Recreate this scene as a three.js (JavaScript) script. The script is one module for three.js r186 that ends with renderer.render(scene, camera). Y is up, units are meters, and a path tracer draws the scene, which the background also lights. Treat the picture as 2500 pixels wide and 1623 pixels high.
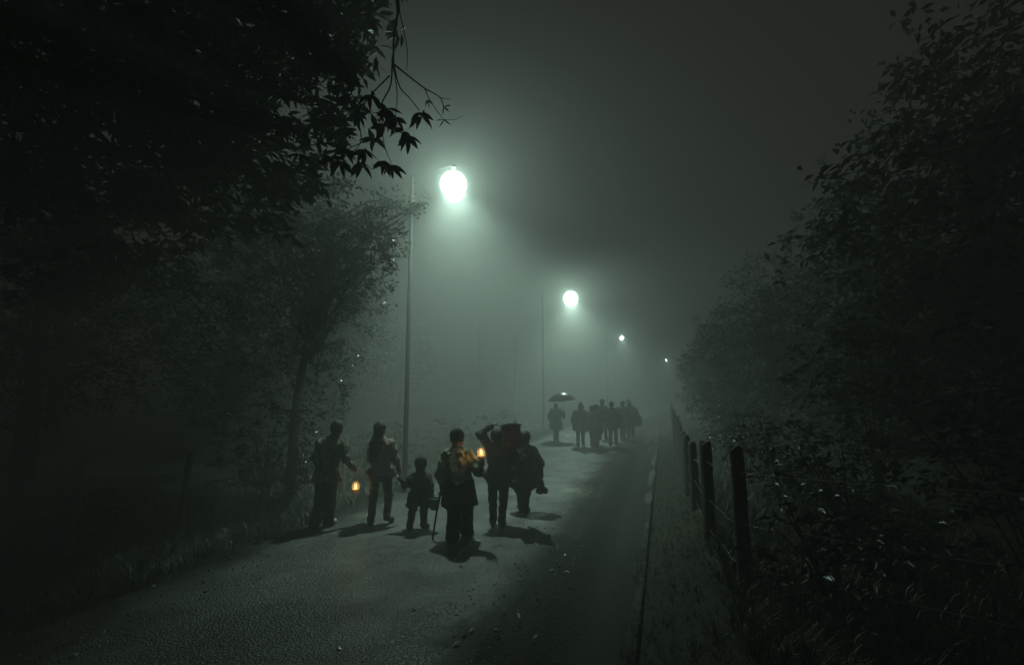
import * as THREE from 'three';
import { mergeGeometries } from 'three/addons/utils/BufferGeometryUtils.js';

// ---------------------------------------------------------------- camera, sky, exposure, haze
const scene = new THREE.Scene();
const camera = new THREE.PerspectiveCamera(70.4, 2500 / 1623, 0.1, 400);
camera.position.set(0, 2.25, 0);
camera.rotation.x = 0.1203;
const renderer = new THREE.WebGLRenderer();
renderer.toneMapping = THREE.LinearToneMapping;
renderer.toneMappingExposure = 1;
renderer.shadowMap.enabled = true;
const SKY = [0.0112, 0.0090, 0.0082];
{
  const w = 64, h = 32, a = new Float32Array(w * h * 4);
  for (let i = 0; i < w * h; i++) { a[i * 4] = SKY[0]; a[i * 4 + 1] = SKY[1]; a[i * 4 + 2] = SKY[2]; a[i * 4 + 3] = 1; }
  const t = new THREE.DataTexture(a, w, h, THREE.RGBAFormat, THREE.FloatType);
  t.mapping = THREE.EquirectangularReflectionMapping; t.magFilter = THREE.LinearFilter; t.needsUpdate = true;
  scene.background = t; scene.environment = t;
}
scene.fog = new THREE.FogExp2(new THREE.Color().setRGB(0.95, 0.95, 0.95), 0.034);
const LAMP = new THREE.Color().setRGB(0.69, 1.0, 0.82);
const LAMP_BEAM = [135, 240, 75, 60], LAMP_SPILL = [42, 76, 20, 24], BLOOM_SIZE = [.36, .50, .27, .20];
const CANDLE_POWER = .11;
const CANDLE = new THREE.Color().setRGB(1.0, 0.54, 0.20);

// ---------------------------------------------------------------- helpers
let seed = 12345;
const rnd = () => { seed = (seed + 0x6d2b79f5) | 0; let t = Math.imul(seed ^ (seed >>> 15), 1 | seed); t = (t + Math.imul(t ^ (t >>> 7), 61 | t)) ^ t; return ((t ^ (t >>> 14)) >>> 0) / 4294967296; };
const rr = (a, b) => a + (b - a) * rnd();
const gauss = () => (rnd() + rnd() + rnd() - 1.5) / 1.5;
const V = (x, y, z) => new THREE.Vector3(x, y, z);
const used = {};
function numbered(n) { const k = used[n] = (used[n] ?? -1) + 1; return k ? n + '_' + String(k).padStart(3, '0') : n; }
function tag(o, label, category, group, kind) {
  if (label) o.userData.label = label;
  if (category) o.userData.category = category;
  if (group) o.userData.group = group;
  if (kind) o.userData.kind = kind;
  return o;
}
function thing(name, label, category, x = 0, y = 0, z = 0, ry = 0, group) {
  const g = new THREE.Group(); g.name = numbered(name); g.position.set(x, y, z); g.rotation.y = ry; scene.add(g);
  return tag(g, label, category, group);
}
function part(name, geo, mat, parent = scene) {
  const m = new THREE.Mesh(geo, mat); m.name = parent === scene ? numbered(name) : name; m.castShadow = m.receiveShadow = true; parent.add(m); return m;
}
function hash2(x, y) { let h = Math.imul(x, 374761393) + Math.imul(y, 668265263) | 0; h = Math.imul(h ^ (h >>> 13), 1274126177); return ((h ^ (h >>> 16)) >>> 0) / 4294967296; }
function noise2(x, y, per = 0) {
  const xi = Math.floor(x), yi = Math.floor(y), fx = x - xi, fy = y - yi, u = fx * fx * (3 - 2 * fx), v = fy * fy * (3 - 2 * fy);
  const w = per ? (n) => ((n % per) + per) % per : (n) => n;
  const a = hash2(w(xi), w(yi)), b = hash2(w(xi + 1), w(yi)), c = hash2(w(xi), w(yi + 1)), d = hash2(w(xi + 1), w(yi + 1));
  return a + (b - a) * u + (c - a) * v + (a - b - c + d) * u * v;
}
const fbm = (x, y, o = 4) => { let s = 0, a = .5; for (let i = 0; i < o; i++) { s += a * noise2(x, y); x = x * 2 + 17.3; y = y * 2 + 9.1; a *= .5; } return s; };
function tex(n, fn, srgb = false) {
  const a = new Uint8Array(n * n * 4);
  for (let j = 0; j < n; j++) for (let i = 0; i < n; i++) { const c = fn(i / n, j / n), k = (j * n + i) * 4; a[k] = c[0] * 255; a[k + 1] = c[1] * 255; a[k + 2] = c[2] * 255; a[k + 3] = 255; }
  const t = new THREE.DataTexture(a, n, n); t.wrapS = t.wrapT = THREE.RepeatWrapping; t.magFilter = THREE.LinearFilter; t.minFilter = THREE.LinearFilter;
  if (srgb) t.colorSpace = THREE.SRGBColorSpace; t.needsUpdate = true; return t;
}
const cl = (x, a = 0, b = 1) => Math.min(b, Math.max(a, x));
const sm = (a, b, x) => { const t = cl((x - a) / (b - a)); return t * t * (3 - 2 * t); };

// a tapered tube through points
function tube(pts, r0, r1, seg = 7, n = 0) {
  const c = new THREE.CatmullRomCurve3(pts.map((p) => p.isVector3 ? p : V(...p))), N = n || Math.max(3, pts.length * 4), fr = c.computeFrenetFrames(N, false), pos = [], idx = [], uv = [], L = c.getLength();
  for (let i = 0; i <= N; i++) {
    const t = i / N, p = c.getPointAt(t), r = r0 + (r1 - r0) * t;
    for (let j = 0; j <= seg; j++) {
      const a = j / seg * Math.PI * 2, q = p.clone().addScaledVector(fr.normals[i], Math.cos(a) * r).addScaledVector(fr.binormals[i], Math.sin(a) * r);
      pos.push(q.x, q.y, q.z); uv.push(j / seg * 6.28 * r0, t * L);
      if (i < N && j < seg) { const k = i * (seg + 1) + j; idx.push(k, k + 1, k + seg + 1, k + 1, k + seg + 2, k + seg + 1); }
    }
  }
  for (const [e, flip] of [[0, 0], [N, 1]]) { const k = pos.length / 3, p = c.getPointAt(e / N); pos.push(p.x, p.y, p.z); uv.push(0, 0); for (let j = 0; j < seg; j++) { const a = e * (seg + 1) + j; flip ? idx.push(k, a, a + 1) : idx.push(k, a + 1, a); } }
  const g = new THREE.BufferGeometry(); g.setAttribute('position', new THREE.Float32BufferAttribute(pos, 3)); g.setAttribute('uv', new THREE.Float32BufferAttribute(uv, 2)); g.setIndex(idx); g.computeVertexNormals(); return g;
}
const seg = (a, b, r0, r1, s = 6) => tube([a, b], r0, r1, s, 2);

// ---------------------------------------------------------------- bodies: tapered capsules joined with a smooth minimum, meshed by surface nets
function sdf(bones, o = {}) {
  const c = o.cell ?? 0.015, k = o.k ?? 0.04, pad = k + c * 2;
  const lo = [1e9, 1e9, 1e9], hi = [-1e9, -1e9, -1e9];
  for (const b of bones) for (let i = 0; i < 3; i++) { lo[i] = Math.min(lo[i], b[i] - b[6], b[i + 3] - b[7]); hi[i] = Math.max(hi[i], b[i] + b[6], b[i + 3] + b[7]); }
  for (let i = 0; i < 3; i++) { lo[i] -= pad; hi[i] += pad; }
  const nx = Math.ceil((hi[0] - lo[0]) / c) + 1, ny = Math.ceil((hi[1] - lo[1]) / c) + 1, nz = Math.ceil((hi[2] - lo[2]) / c) + 1, F = new Float32Array(nx * ny * nz).fill(1);
  for (const b of bones) {
    const [ax, ay, az, bx, by, bz, ra, rb] = b, ex = bx - ax, ey = by - ay, ez = bz - az, l2 = ex * ex + ey * ey + ez * ez || 1e-9, cut = b[8];
    const R = Math.max(ra, rb) + pad, s = (i, p, q) => [Math.max(0, Math.floor((Math.min(p, q) - R - lo[i]) / c)), Math.min([nx, ny, nz][i] - 1, Math.ceil((Math.max(p, q) + R - lo[i]) / c))];
    const [x0, x1] = s(0, ax, bx), [y0, y1] = s(1, ay, by), [z0, z1] = s(2, az, bz);
    for (let z = z0; z <= z1; z++) for (let y = y0; y <= y1; y++) for (let x = x0; x <= x1; x++) {
      const px = lo[0] + x * c - ax, py = lo[1] + y * c - ay, pz = lo[2] + z * c - az, t = cl((px * ex + py * ey + pz * ez) / l2);
      const d = Math.hypot(px - ex * t, py - ey * t, pz - ez * t) - (ra + (rb - ra) * t), n = (z * ny + y) * nx + x, f = F[n];
      if (cut) { F[n] = Math.max(f, -d); continue; }
      const h = Math.max(k - Math.abs(f - d), 0) / k; F[n] = Math.min(f, d) - h * h * k / 4;
    }
  }
  if (o.shape) for (let z = 0; z < nz; z++) for (let y = 0; y < ny; y++) for (let x = 0; x < nx; x++) { const n = (z * ny + y) * nx + x; if (F[n] < .3) F[n] = o.shape(F[n], lo[0] + x * c, lo[1] + y * c, lo[2] + z * c); }
  const id = new Int32Array(nx * ny * nz).fill(-1), pos = [], idx = [], st = [1, nx, nx * ny];
  const at = (x, y, z) => (z * ny + y) * nx + x;
  for (let z = 0; z < nz - 1; z++) for (let y = 0; y < ny - 1; y++) for (let x = 0; x < nx - 1; x++) {
    let m = 0; const v = []; for (let i = 0; i < 8; i++) { v[i] = F[at(x + (i & 1), y + (i >> 1 & 1), z + (i >> 2))]; if (v[i] < 0) m++; }
    if (m === 0 || m === 8) continue;
    let sx = 0, sy = 0, sz = 0, n = 0;
    for (let i = 0; i < 8; i++) for (let b = 0; b < 3; b++) { const j = i | (1 << b); if (j === i || (v[i] < 0) === (v[j] < 0)) continue; const t = v[i] / (v[i] - v[j]); sx += (i & 1) + (b === 0 ? t : 0); sy += (i >> 1 & 1) + (b === 1 ? t : 0); sz += (i >> 2) + (b === 2 ? t : 0); n++; }
    id[at(x, y, z)] = pos.length / 3; pos.push(lo[0] + (x + sx / n) * c, lo[1] + (y + sy / n) * c, lo[2] + (z + sz / n) * c);
  }
  for (let z = 1; z < nz - 1; z++) for (let y = 1; y < ny - 1; y++) for (let x = 1; x < nx - 1; x++) {
    const n = at(x, y, z), f = F[n] < 0;
    for (let a = 0; a < 3; a++) {
      if (f === (F[n + st[a]] < 0)) continue;
      const u = st[(a + 1) % 3], w = st[(a + 2) % 3], q = [id[n - u - w], id[n - w], id[n], id[n - u]];
      if (q.some((i) => i < 0)) continue;
      f ? idx.push(q[0], q[1], q[2], q[0], q[2], q[3]) : idx.push(q[0], q[2], q[1], q[0], q[3], q[2]);
    }
  }
  const g = new THREE.BufferGeometry(); g.setAttribute('position', new THREE.Float32BufferAttribute(pos, 3));
  const uv = new Float32Array(pos.length / 3 * 2); for (let i = 0; i < pos.length / 3; i++) { uv[i * 2] = pos[i * 3] + pos[i * 3 + 2] * .7; uv[i * 2 + 1] = pos[i * 3 + 1]; }
  g.setAttribute('uv', new THREE.BufferAttribute(uv, 2)); g.setIndex(idx); g.computeVertexNormals(); return g;
}
const add3 = (a, b) => [a[0] + b[0], a[1] + b[1], a[2] + b[2]], mix3 = (a, b, t) => a.map((x, i) => x + (b[i] - x) * t);
const bone = (a, b, ra, rb = ra) => [...a, ...b, ra, rb];

// a hand: wrist at the origin, fingers down -y, palm towards -z, thumb towards +x
function handGeo(curl, cell = 0.004) {
  const B = [bone([-.022, -.02, 0], [-.024, -.085, 0], .015, .013), bone([.0, -.02, 0], [0, -.09, 0], .015, .013), bone([.02, -.02, 0], [.022, -.085, 0], .015, .013), bone([0, .03, 0], [0, -.02, 0], .026, .024)];
  [[-.031, .058, .0070], [-.011, .074, .0080], [.010, .080, .0083], [.030, .072, .0080]].forEach(([x, l, r], i) => {
    let p = [x, -.088 + Math.abs(i - 2) * .004, 0], a = curl * .5;
    for (const [f, rr2] of [[.45, 1], [.3, .92], [.25, .82]]) { const q = [p[0] + (x * .15) * f, p[1] - Math.cos(a) * l * f, p[2] - Math.sin(a) * l * f]; B.push(bone(p, q, r * rr2, r * rr2 * .95)); p = q; a += curl * .75; }
  });
  let p = [.03, -.03, -.004]; const t = [[.052, -.055, -.012 - curl * .008], [.058 - curl * .012, -.082, -.018 - curl * .018], [.055 - curl * .022, -.102, -.02 - curl * .026]];
  for (const q of t) { B.push(bone(p, q, .0105, .0095)); p = q; }
  return sdf(B, { cell, k: .008 });
}
const HANDS = { loose: handGeo(.45), grip: handGeo(1.25), far: handGeo(.6, .007) };
function placeHand(g, el, wr, right, s, twist = 0) {
  const d = V(...wr).sub(V(...el)).normalize(), m = new THREE.Matrix4(), q = new THREE.Quaternion().setFromUnitVectors(V(0, -1, 0), d);
  m.compose(V(...wr), q.multiply(new THREE.Quaternion().setFromAxisAngle(V(0, 1, 0), twist + (right ? Math.PI / 2 : -Math.PI / 2) * -1)), V(right ? -s : s, s, s));
  const h = g.clone().applyMatrix4(m); if (right) { const i = h.index.array; for (let n = 0; n < i.length; n += 3) { const a = i[n]; i[n] = i[n + 1]; i[n + 1] = a; } } h.computeVertexNormals(); return h;
}
function headGeo(h, q, cell) {
  const P = (x, y, z) => [h[0] + x * q, h[1] + y * q, h[2] + z * q], b = (A, B, ra, rb) => bone(P(...A), P(...B), ra * q, (rb ?? ra) * q);
  return sdf([b([0, .03, .025], [0, .03, -.01], .086, .082), b([0, .0, -.03], [0, -.075, -.055], .066, .042), b([-.03, -.05, -.02], [.03, -.05, -.02], .055), b([0, -.05, .02], [0, -.14, .03], .055, .055),
    b([0, .02, -.092], [0, -.02, -.108], .009, .014), b([-.045, .03, -.075], [.045, .03, -.075], .012), b([-.02, -.062, -.09], [.02, -.062, -.09], .008),
    b([-.084, .02, .012], [-.078, -.03, .005], .014, .010), b([.084, .02, .012], [.078, -.03, .005], .014, .010), b([-.033, .008, -.085], [-.03, .008, -.085], .010), b([.033, .008, -.085], [.03, .008, -.085], .010)], { cell, k: .018 * q });
}
const folds = (amp, s = 1) => (f, x, y, z) => f + amp * (Math.sin(x * 23 * s + y * 31 * s + Math.sin(z * 19)) * .5 + Math.sin(y * 47 * s - x * 17 + z * 29) * .35 + Math.sin(x * 61 - z * 53 + y * 13) * .25);

// ---------------------------------------------------------------- materials
const weave = tex(256, (u, v) => { const n = .5 + .25 * Math.sin(u * 402) * Math.sin(v * 402) + .35 * (noise2(u * 32, v * 32, 32) - .5); return [n, n, n]; });
weave.repeat.set(6, 6);
const cloth = (r, g, b, rough = .9) => new THREE.MeshStandardMaterial({ color: new THREE.Color().setRGB(r, g, b), roughness: rough, bumpMap: weave, bumpScale: .0016 });
const M = {
  skin: new THREE.MeshStandardMaterial({ color: new THREE.Color().setRGB(.20, .115, .075), roughness: .55 }),
  hair: new THREE.MeshStandardMaterial({ color: new THREE.Color().setRGB(.012, .010, .009), roughness: .75 }),
  black: cloth(.018, .017, .017), dark: cloth(.03, .03, .032), denim: cloth(.03, .036, .05), pink: cloth(.21, .145, .14), jacket: cloth(.07, .062, .06), maroon: cloth(.07, .022, .02), olive: cloth(.20, .20, .14), grey: cloth(.045, .045, .042), brown: cloth(.05, .035, .026), pale: cloth(.34, .33, .29),
  shoe: new THREE.MeshStandardMaterial({ color: new THREE.Color().setRGB(.02, .018, .016), roughness: .55 }),
  paleShoe: new THREE.MeshStandardMaterial({ color: new THREE.Color().setRGB(.35, .34, .32), roughness: .7 }),
  redBoot: new THREE.MeshStandardMaterial({ color: new THREE.Color().setRGB(.10, .035, .028), roughness: .45 }),
  glass: new THREE.MeshPhysicalMaterial({ color: new THREE.Color().setRGB(.97, .96, .93), roughness: .04, transmission: 1, thickness: 0, ior: 1.45 }),
  jar: new THREE.MeshPhysicalMaterial({ color: new THREE.Color().setRGB(.97, .95, .90), roughness: .2, transmission: 1, thickness: 0, ior: 1.45 }),
  wax: new THREE.MeshPhysicalMaterial({ color: new THREE.Color().setRGB(.45, .35, .22), roughness: .6, transmission: .5, thickness: 0 }),
  flame: new THREE.MeshStandardMaterial({ color: 0x000000, emissive: new THREE.Color().setRGB(1, .62, .24), emissiveIntensity: 3.5 }),
  wire: new THREE.MeshStandardMaterial({ color: new THREE.Color().setRGB(.35, .33, .30), roughness: .4, metalness: .8 }),
  steel: new THREE.MeshStandardMaterial({ color: new THREE.Color().setRGB(.30, .31, .31), roughness: .5, metalness: .6 }),
  bloomGlobe: new THREE.MeshPhysicalMaterial({ color: new THREE.Color().setRGB(.97, .98, .98), roughness: .22, transmission: 1, thickness: 0, ior: 1.1 }),
  bloomShell: new THREE.MeshPhysicalMaterial({ color: new THREE.Color().setRGB(.97, .98, .98), roughness: .05, transmission: 1, thickness: 0, ior: 1.02 }),
  lampGlass: new THREE.MeshStandardMaterial({ color: 0x000000, emissive: new THREE.Color().setRGB(.86, 1, .95), emissiveIntensity: 2 }),
};
const pattern = tex(256, (u, v) => { const a = fbm(u * 9, v * 9), b = fbm(u * 17 + 40, v * 17); const w = sm(.40, .52, a), o = sm(.5, .6, b); return [.52 + .36 * w + .08 * o, .54 + .35 * w + .02 * o, .48 + .32 * w]; }, true);
pattern.repeat.set(1.6, 1.6);
M.print = new THREE.MeshStandardMaterial({ map: pattern, roughness: .85, bumpMap: weave, bumpScale: .0016 });
const camo = tex(256, (u, v) => { const a = fbm(u * 7 + 3, v * 7), w = sm(.42, .5, a); return [.38 + .2 * w, .39 + .19 * w, .32 + .14 * w]; }, true);
camo.repeat.set(1.7, 1.7);
M.shirt = M.print.clone(); M.shirt.color.setRGB(.18, .16, .15);
M.camo = new THREE.MeshStandardMaterial({ map: camo, roughness: .85, bumpMap: weave, bumpScale: .0016 });

// ---------------------------------------------------------------- the lie of the land (s: metres to the right of the line the road follows, d: metres ahead)
const roadX = (d) => .32 * d + .0029 * Math.max(0, d - 25) ** 2;
const ROAD_L = -6.0, ROAD_R = -1.42, KERB = -.36;
function landH(s, d) {
  const n = fbm(s * .6 + 50, d * .6 + 50, 3) - .45;
  if (s < ROAD_L) { const t = ROAD_L - s; return .02 - .12 * sm(0, 1.2, t) + .45 * sm(1.5, 7, t) + .05 * Math.max(0, t - 6) + n * .22 * sm(.2, 1.5, t); }
  if (s < ROAD_R) return 0;
  const near = 1 - sm(5, 14, d), top = .24 + .36 * near, t = s - KERB;
  if (t < 0) return -.20 * Math.sin(Math.PI * (s - ROAD_R) / (KERB - ROAD_R)) ** 2 + n * .03;
  return .06 + (top - .06) * sm(.05, .95, t) + .10 * Math.max(0, t - 1) + n * .12 * sm(.1, 1, t);
}
function strip(ss, ds, hf, off = 0, wob = 0) {
  const pos = [], uv = [], idx = [], W = ss.length;
  ds.forEach((d, j) => ss.forEach((s0, i) => {
    const s = s0 + (wob && (i === 0 || i === W - 1) ? wob * (fbm(d * 1.7, i * 9.1, 3) - .45) : 0);
    pos.push(roadX(d) + s, hf(s, d) + off, -d); uv.push(s, d);
    if (i < W - 1 && j < ds.length - 1) { const k = j * W + i; idx.push(k, k + 1, k + W, k + 1, k + W + 1, k + W); }
  }));
  const g = new THREE.BufferGeometry(); g.setAttribute('position', new THREE.Float32BufferAttribute(pos, 3)); g.setAttribute('uv', new THREE.Float32BufferAttribute(uv, 2)); g.setIndex(idx); g.computeVertexNormals(); return g;
}
const range = (a, b, n) => Array.from({ length: n + 1 }, (_, i) => a + (b - a) * i / n);
const dAll = [...range(-9, 22, 124), ...range(22.5, 60, 75), ...range(62, 130, 34)];
// coarse and fine noise for earth and road
const earthTex = tex(512, (u, v) => { const a = noise2(u * 8, v * 8, 8) * .5 + noise2(u * 32, v * 32, 32) * .3 + noise2(u * 128, v * 128, 128) * .3; return [.010 + .034 * a, .011 + .033 * a, .006 + .018 * a]; });
const earthBump = tex(1024, (u, v) => { const a = noise2(u * 60 + 3 * noise2(u * 12, v * 12, 12), v * 60, 60) * .4 + hash2(Math.floor(u * 340), Math.floor(v * 340)) * .3 + noise2(u * 200, v * 200, 200) * .3; return [a, a, a]; });
for (const t of [earthTex, earthBump]) t.repeat.set(.45, .45);
const earth = new THREE.MeshStandardMaterial({ map: earthTex, bumpMap: earthBump, bumpScale: .03, roughness: .95 });
const gravel = (u, v) => {
  let m = 0; const N = 110, x = u * N, y = v * N, xi = Math.floor(x), yi = Math.floor(y);
  for (let j = -1; j < 2; j++) for (let i = -1; i < 2; i++) { const cx = (xi + i + N) % N, cy = (yi + j + N) % N, ox = xi + i + hash2(cx, cy + 999), oy = yi + j + hash2(cx + 555, cy), r = .25 + .45 * hash2(cx + 77, cy + 31); m = Math.max(m, 1 - Math.hypot(x - ox, y - oy) / r); }
  return m;
};
const gb = new Float32Array(1024 * 1024);
for (let j = 0; j < 1024; j++) for (let i = 0; i < 1024; i++) gb[j * 1024 + i] = gravel(i / 1024, j / 1024);
const G = (u, v) => gb[Math.round(v * 1024) * 1024 + Math.round(u * 1024)];
const roadTex = tex(1024, (u, v) => {
  const big = noise2(u * 6, v * 6, 6) * .5 + noise2(u * 18 + 3, v * 18, 18) * .3 + noise2(u * 60, v * 60, 60) * .2, x = Math.floor(u * 110), y = Math.floor(v * 110), sp = hash2(x + 11, y + 7), g = G(u, v);
  const k = (.055 + .18 * big) * (.55 + .7 * g) + (sp > .985 ? .2 * g : 0); return [k, k * .985, k * .95];
});
const roadBump = tex(1024, (u, v) => { const h = .65 * G(u, v) + .35 * noise2(u * 40, v * 40, 40); return [h, h, h]; });
const roadRough = tex(512, (u, v) => { const w = noise2(u * 14, v * 20, 20) * .6 + noise2(u * 45, v * 60, 60) * .4, e = Math.max(sm(.76, .98, u + (w - .5) * .12), sm(.16, .02, u + (w - .5) * .1)), r = (.31 + .26 * w) * (1 - e) + .97 * e; return [r, r, r]; });
for (const t of [roadTex, roadBump]) t.repeat.set(.4, .4);
roadRough.repeat.set(1 / (ROAD_R - ROAD_L), .12); roadRough.offset.set(-ROAD_L / (ROAD_R - ROAD_L), 0); roadRough.wrapS = THREE.ClampToEdgeWrapping;
const asphalt = new THREE.MeshStandardMaterial({ map: roadTex, bumpMap: roadBump, bumpScale: .012, roughnessMap: roadRough, roughness: 1 });
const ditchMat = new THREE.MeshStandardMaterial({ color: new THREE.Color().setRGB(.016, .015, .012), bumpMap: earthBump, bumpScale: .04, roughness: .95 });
const concreteTex = tex(256, (u, v) => { const a = noise2(u * 16, v * 16, 16) * .6 + noise2(u * 64, v * 64, 64) * .4, k = .08 + .16 * a; return [k, k * .98, k * .93]; });
const concrete = new THREE.MeshStandardMaterial({ map: concreteTex, bumpMap: earthBump, bumpScale: .03, roughness: .8 });

const groundS = [...range(-60, -14, 16), ...range(-13, ROAD_L - .1, 22), ...range(ROAD_L + .1, KERB, 10), ...range(KERB + .08, 3, 30), ...range(3.5, 12, 12), ...range(15, 60, 12)];
tag(part('ground', strip(groundS, dAll, (s, d) => landH(s, d) - (s > ROAD_L && s <= KERB + .02 ? .5 : 0)), earth), '', '', '', 'structure');
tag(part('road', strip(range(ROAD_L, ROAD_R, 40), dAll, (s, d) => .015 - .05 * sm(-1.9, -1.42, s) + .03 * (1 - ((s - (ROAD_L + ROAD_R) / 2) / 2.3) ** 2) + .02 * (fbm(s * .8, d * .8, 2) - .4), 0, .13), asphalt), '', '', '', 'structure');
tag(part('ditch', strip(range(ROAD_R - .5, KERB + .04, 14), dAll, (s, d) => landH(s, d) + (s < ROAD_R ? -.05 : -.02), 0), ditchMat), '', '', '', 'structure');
{ // a low rough kerb along the ditch
  const kd = [...range(-2, 22, 480), ...range(22.2, 50, 140)], prof = [[-.045, -.12], [-.045, .02], [-.025, .045], [.025, .05], [.05, .03], [.05, -.12]], pos = [], idx = [], uv = [];
  kd.forEach((d, j) => prof.forEach(([x, y], i) => { const n = fbm(d * 6 + i * 3.1, i * 7.7, 3) - .45; pos.push(roadX(d) + KERB + x + n * .06 + .05 * (fbm(d * .8, 3, 2) - .4), y + (y > 0 ? n * .08 + .05 * (noise2(d * 9, 9) - .5) - .07 * sm(.3, .7, fbm(d * 2.1, 77, 4)) : 0), -d); uv.push(x * 2 + y, d); if (j && i) { const k = (j - 1) * 6 + i - 1; idx.push(k, k + 1, k + 6, k + 1, k + 7, k + 6); } }));
  const g = new THREE.BufferGeometry(); g.setAttribute('position', new THREE.Float32BufferAttribute(pos, 3)); g.setAttribute('uv', new THREE.Float32BufferAttribute(uv, 2)); g.setIndex(idx); g.computeVertexNormals();
  tag(part('kerb', g, new THREE.MeshStandardMaterial({ map: concreteTex, color: new THREE.Color().setRGB(.28, .27, .25), bumpMap: earthBump, bumpScale: .05, roughness: .5 })), '', '', '', 'structure');
}
// instanced stuff: an array of [x, y, z, scale, euler] and a geometry
const dummy = new THREE.Object3D();
{ // vertex colours darken the road gradually towards both edges
  const m = scene.children.find((o) => o.name === 'road'), g = m.geometry, uv = g.attributes.uv, c = [];
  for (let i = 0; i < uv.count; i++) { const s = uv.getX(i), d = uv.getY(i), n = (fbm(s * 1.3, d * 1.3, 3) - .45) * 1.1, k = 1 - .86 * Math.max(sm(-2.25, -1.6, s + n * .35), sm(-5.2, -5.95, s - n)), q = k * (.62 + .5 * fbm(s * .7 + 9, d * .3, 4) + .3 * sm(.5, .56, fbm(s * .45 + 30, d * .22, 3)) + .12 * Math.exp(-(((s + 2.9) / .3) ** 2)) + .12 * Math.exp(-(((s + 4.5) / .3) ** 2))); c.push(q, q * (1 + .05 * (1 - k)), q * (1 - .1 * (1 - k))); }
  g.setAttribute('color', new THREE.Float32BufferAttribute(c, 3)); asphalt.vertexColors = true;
}
function scatter(name, geo, mat, list, parent = scene, tint) {
  const m = new THREE.InstancedMesh(geo, mat, list.length); m.name = parent === scene ? numbered(name) : name; const c = new THREE.Color();
  list.forEach(([x, y, z, s, rx, ry, rz], i) => { dummy.position.set(x, y, z); dummy.rotation.set(rx, ry, rz); dummy.scale.setScalar(s); dummy.updateMatrix(); m.setMatrixAt(i, dummy.matrix); if (tint) { const k = tint[0] + (tint[1] - tint[0]) * rnd(); m.setColorAt(i, c.setRGB(k * rr(.9, 1.1), k, k * rr(.8, 1))); } });
  m.castShadow = m.receiveShadow = true; m.userData.kind = 'stuff'; parent.add(m); return m;
}
// ---------------------------------------------------------------- grass, pebbles, fallen leaves
function tuft(blades, h, spread) {
  const pos = [], idx = [];
  for (let i = 0; i < blades; i++) {
    const a = rnd() * 6.28, r = rnd() * spread * .5, bx = Math.cos(a) * r, bz = Math.sin(a) * r, l = h * rr(.6, 1.1), lean = rr(.2, .8) * h, w = rr(.003, .006), dx = Math.cos(a), dz = Math.sin(a), k = pos.length / 3;
    pos.push(bx - dz * w, 0, bz + dx * w, bx + dz * w, 0, bz - dx * w, bx + dx * lean * .35 - dz * w * .8, l * .6, bz + dz * lean * .35 + dx * w * .8, bx + dx * lean * .35 + dz * w * .8, l * .6, bz + dz * lean * .35 - dx * w * .8, bx + dx * lean, l * .9, bz + dz * lean);
    idx.push(k, k + 1, k + 2, k + 1, k + 3, k + 2, k + 2, k + 3, k + 4);
  }
  const g = new THREE.BufferGeometry(); g.setAttribute('position', new THREE.Float32BufferAttribute(pos, 3)); g.setIndex(idx); g.computeVertexNormals(); return g;
}
const grassMat = new THREE.MeshStandardMaterial({ color: new THREE.Color().setRGB(.032, .036, .019), roughness: .5 });
const onLand = (s, d) => [roadX(d) + s, landH(s, d), -d];
{
  const L = [], K = [];
  for (let i = 0; i < 9000; i++) { const d = 1.2 + 28 * rnd() ** 1.6, s = KERB + .12 + 3.2 * rnd() ** 1.3; if (s < .42 && fbm(s * 3, d * 3, 2) < .60) continue; L.push([...onLand(s, d), rr(.5, 1.1) * (s < .5 ? .5 : 1), 0, rnd() * 6.3, rr(-.2, .2)]); }
  for (let i = 0; i < 4500; i++) { const d = 2.5 + 20 * rnd() ** 1.6; L.push([...onLand(rr(KERB + .08, .62), d), rr(.12, .34), 0, rnd() * 6.3, rr(-.3, .3)]); }
  for (let i = 0; i < 6000; i++) { const d = 3 + 28 * rnd() ** 1.4, s = ROAD_L - .05 - 4.5 * rnd() ** 1.3; L.push([...onLand(s, d), rr(.5, 1.3), 0, rnd() * 6.3, rr(-.2, .2)]); }
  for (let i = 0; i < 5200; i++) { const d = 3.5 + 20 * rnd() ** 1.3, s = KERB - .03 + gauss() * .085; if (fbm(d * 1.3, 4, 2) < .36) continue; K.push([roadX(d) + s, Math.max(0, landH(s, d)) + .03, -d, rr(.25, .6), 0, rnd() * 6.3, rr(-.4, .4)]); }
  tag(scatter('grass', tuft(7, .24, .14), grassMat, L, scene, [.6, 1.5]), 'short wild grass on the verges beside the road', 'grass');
  tag(scatter('grass', tuft(5, .18, .08), new THREE.MeshStandardMaterial({ color: new THREE.Color().setRGB(.36, .37, .34), roughness: .25 }), K, scene, [.4, 1.6]), 'grass tips growing along the kerb beside the dark ditch, coloured pale as wet glints', 'grass');  // pale blade colour paints in the bright glints along the kerb
  const P = [], peb = new THREE.IcosahedronGeometry(.012, 0); peb.scale(1, .6, 1);
  for (let i = 0; i < 2600; i++) { const d = 3.8 + 15 * rnd() ** 1.6, s = rr(ROAD_L - .2, ROAD_R + .2); P.push([roadX(d) + s, .035, -d, rr(.4, 1.3) * (rnd() < .04 ? 2 : 1), rnd() * 3, rnd() * 6, rnd() * 3]); }
  tag(scatter('pebbles', peb, new THREE.MeshStandardMaterial({ color: new THREE.Color().setRGB(.22, .22, .20), roughness: .35 }), P, scene, [.3, 1.5]), 'loose pebbles and grit scattered over the road', 'pebbles');
}

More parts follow.
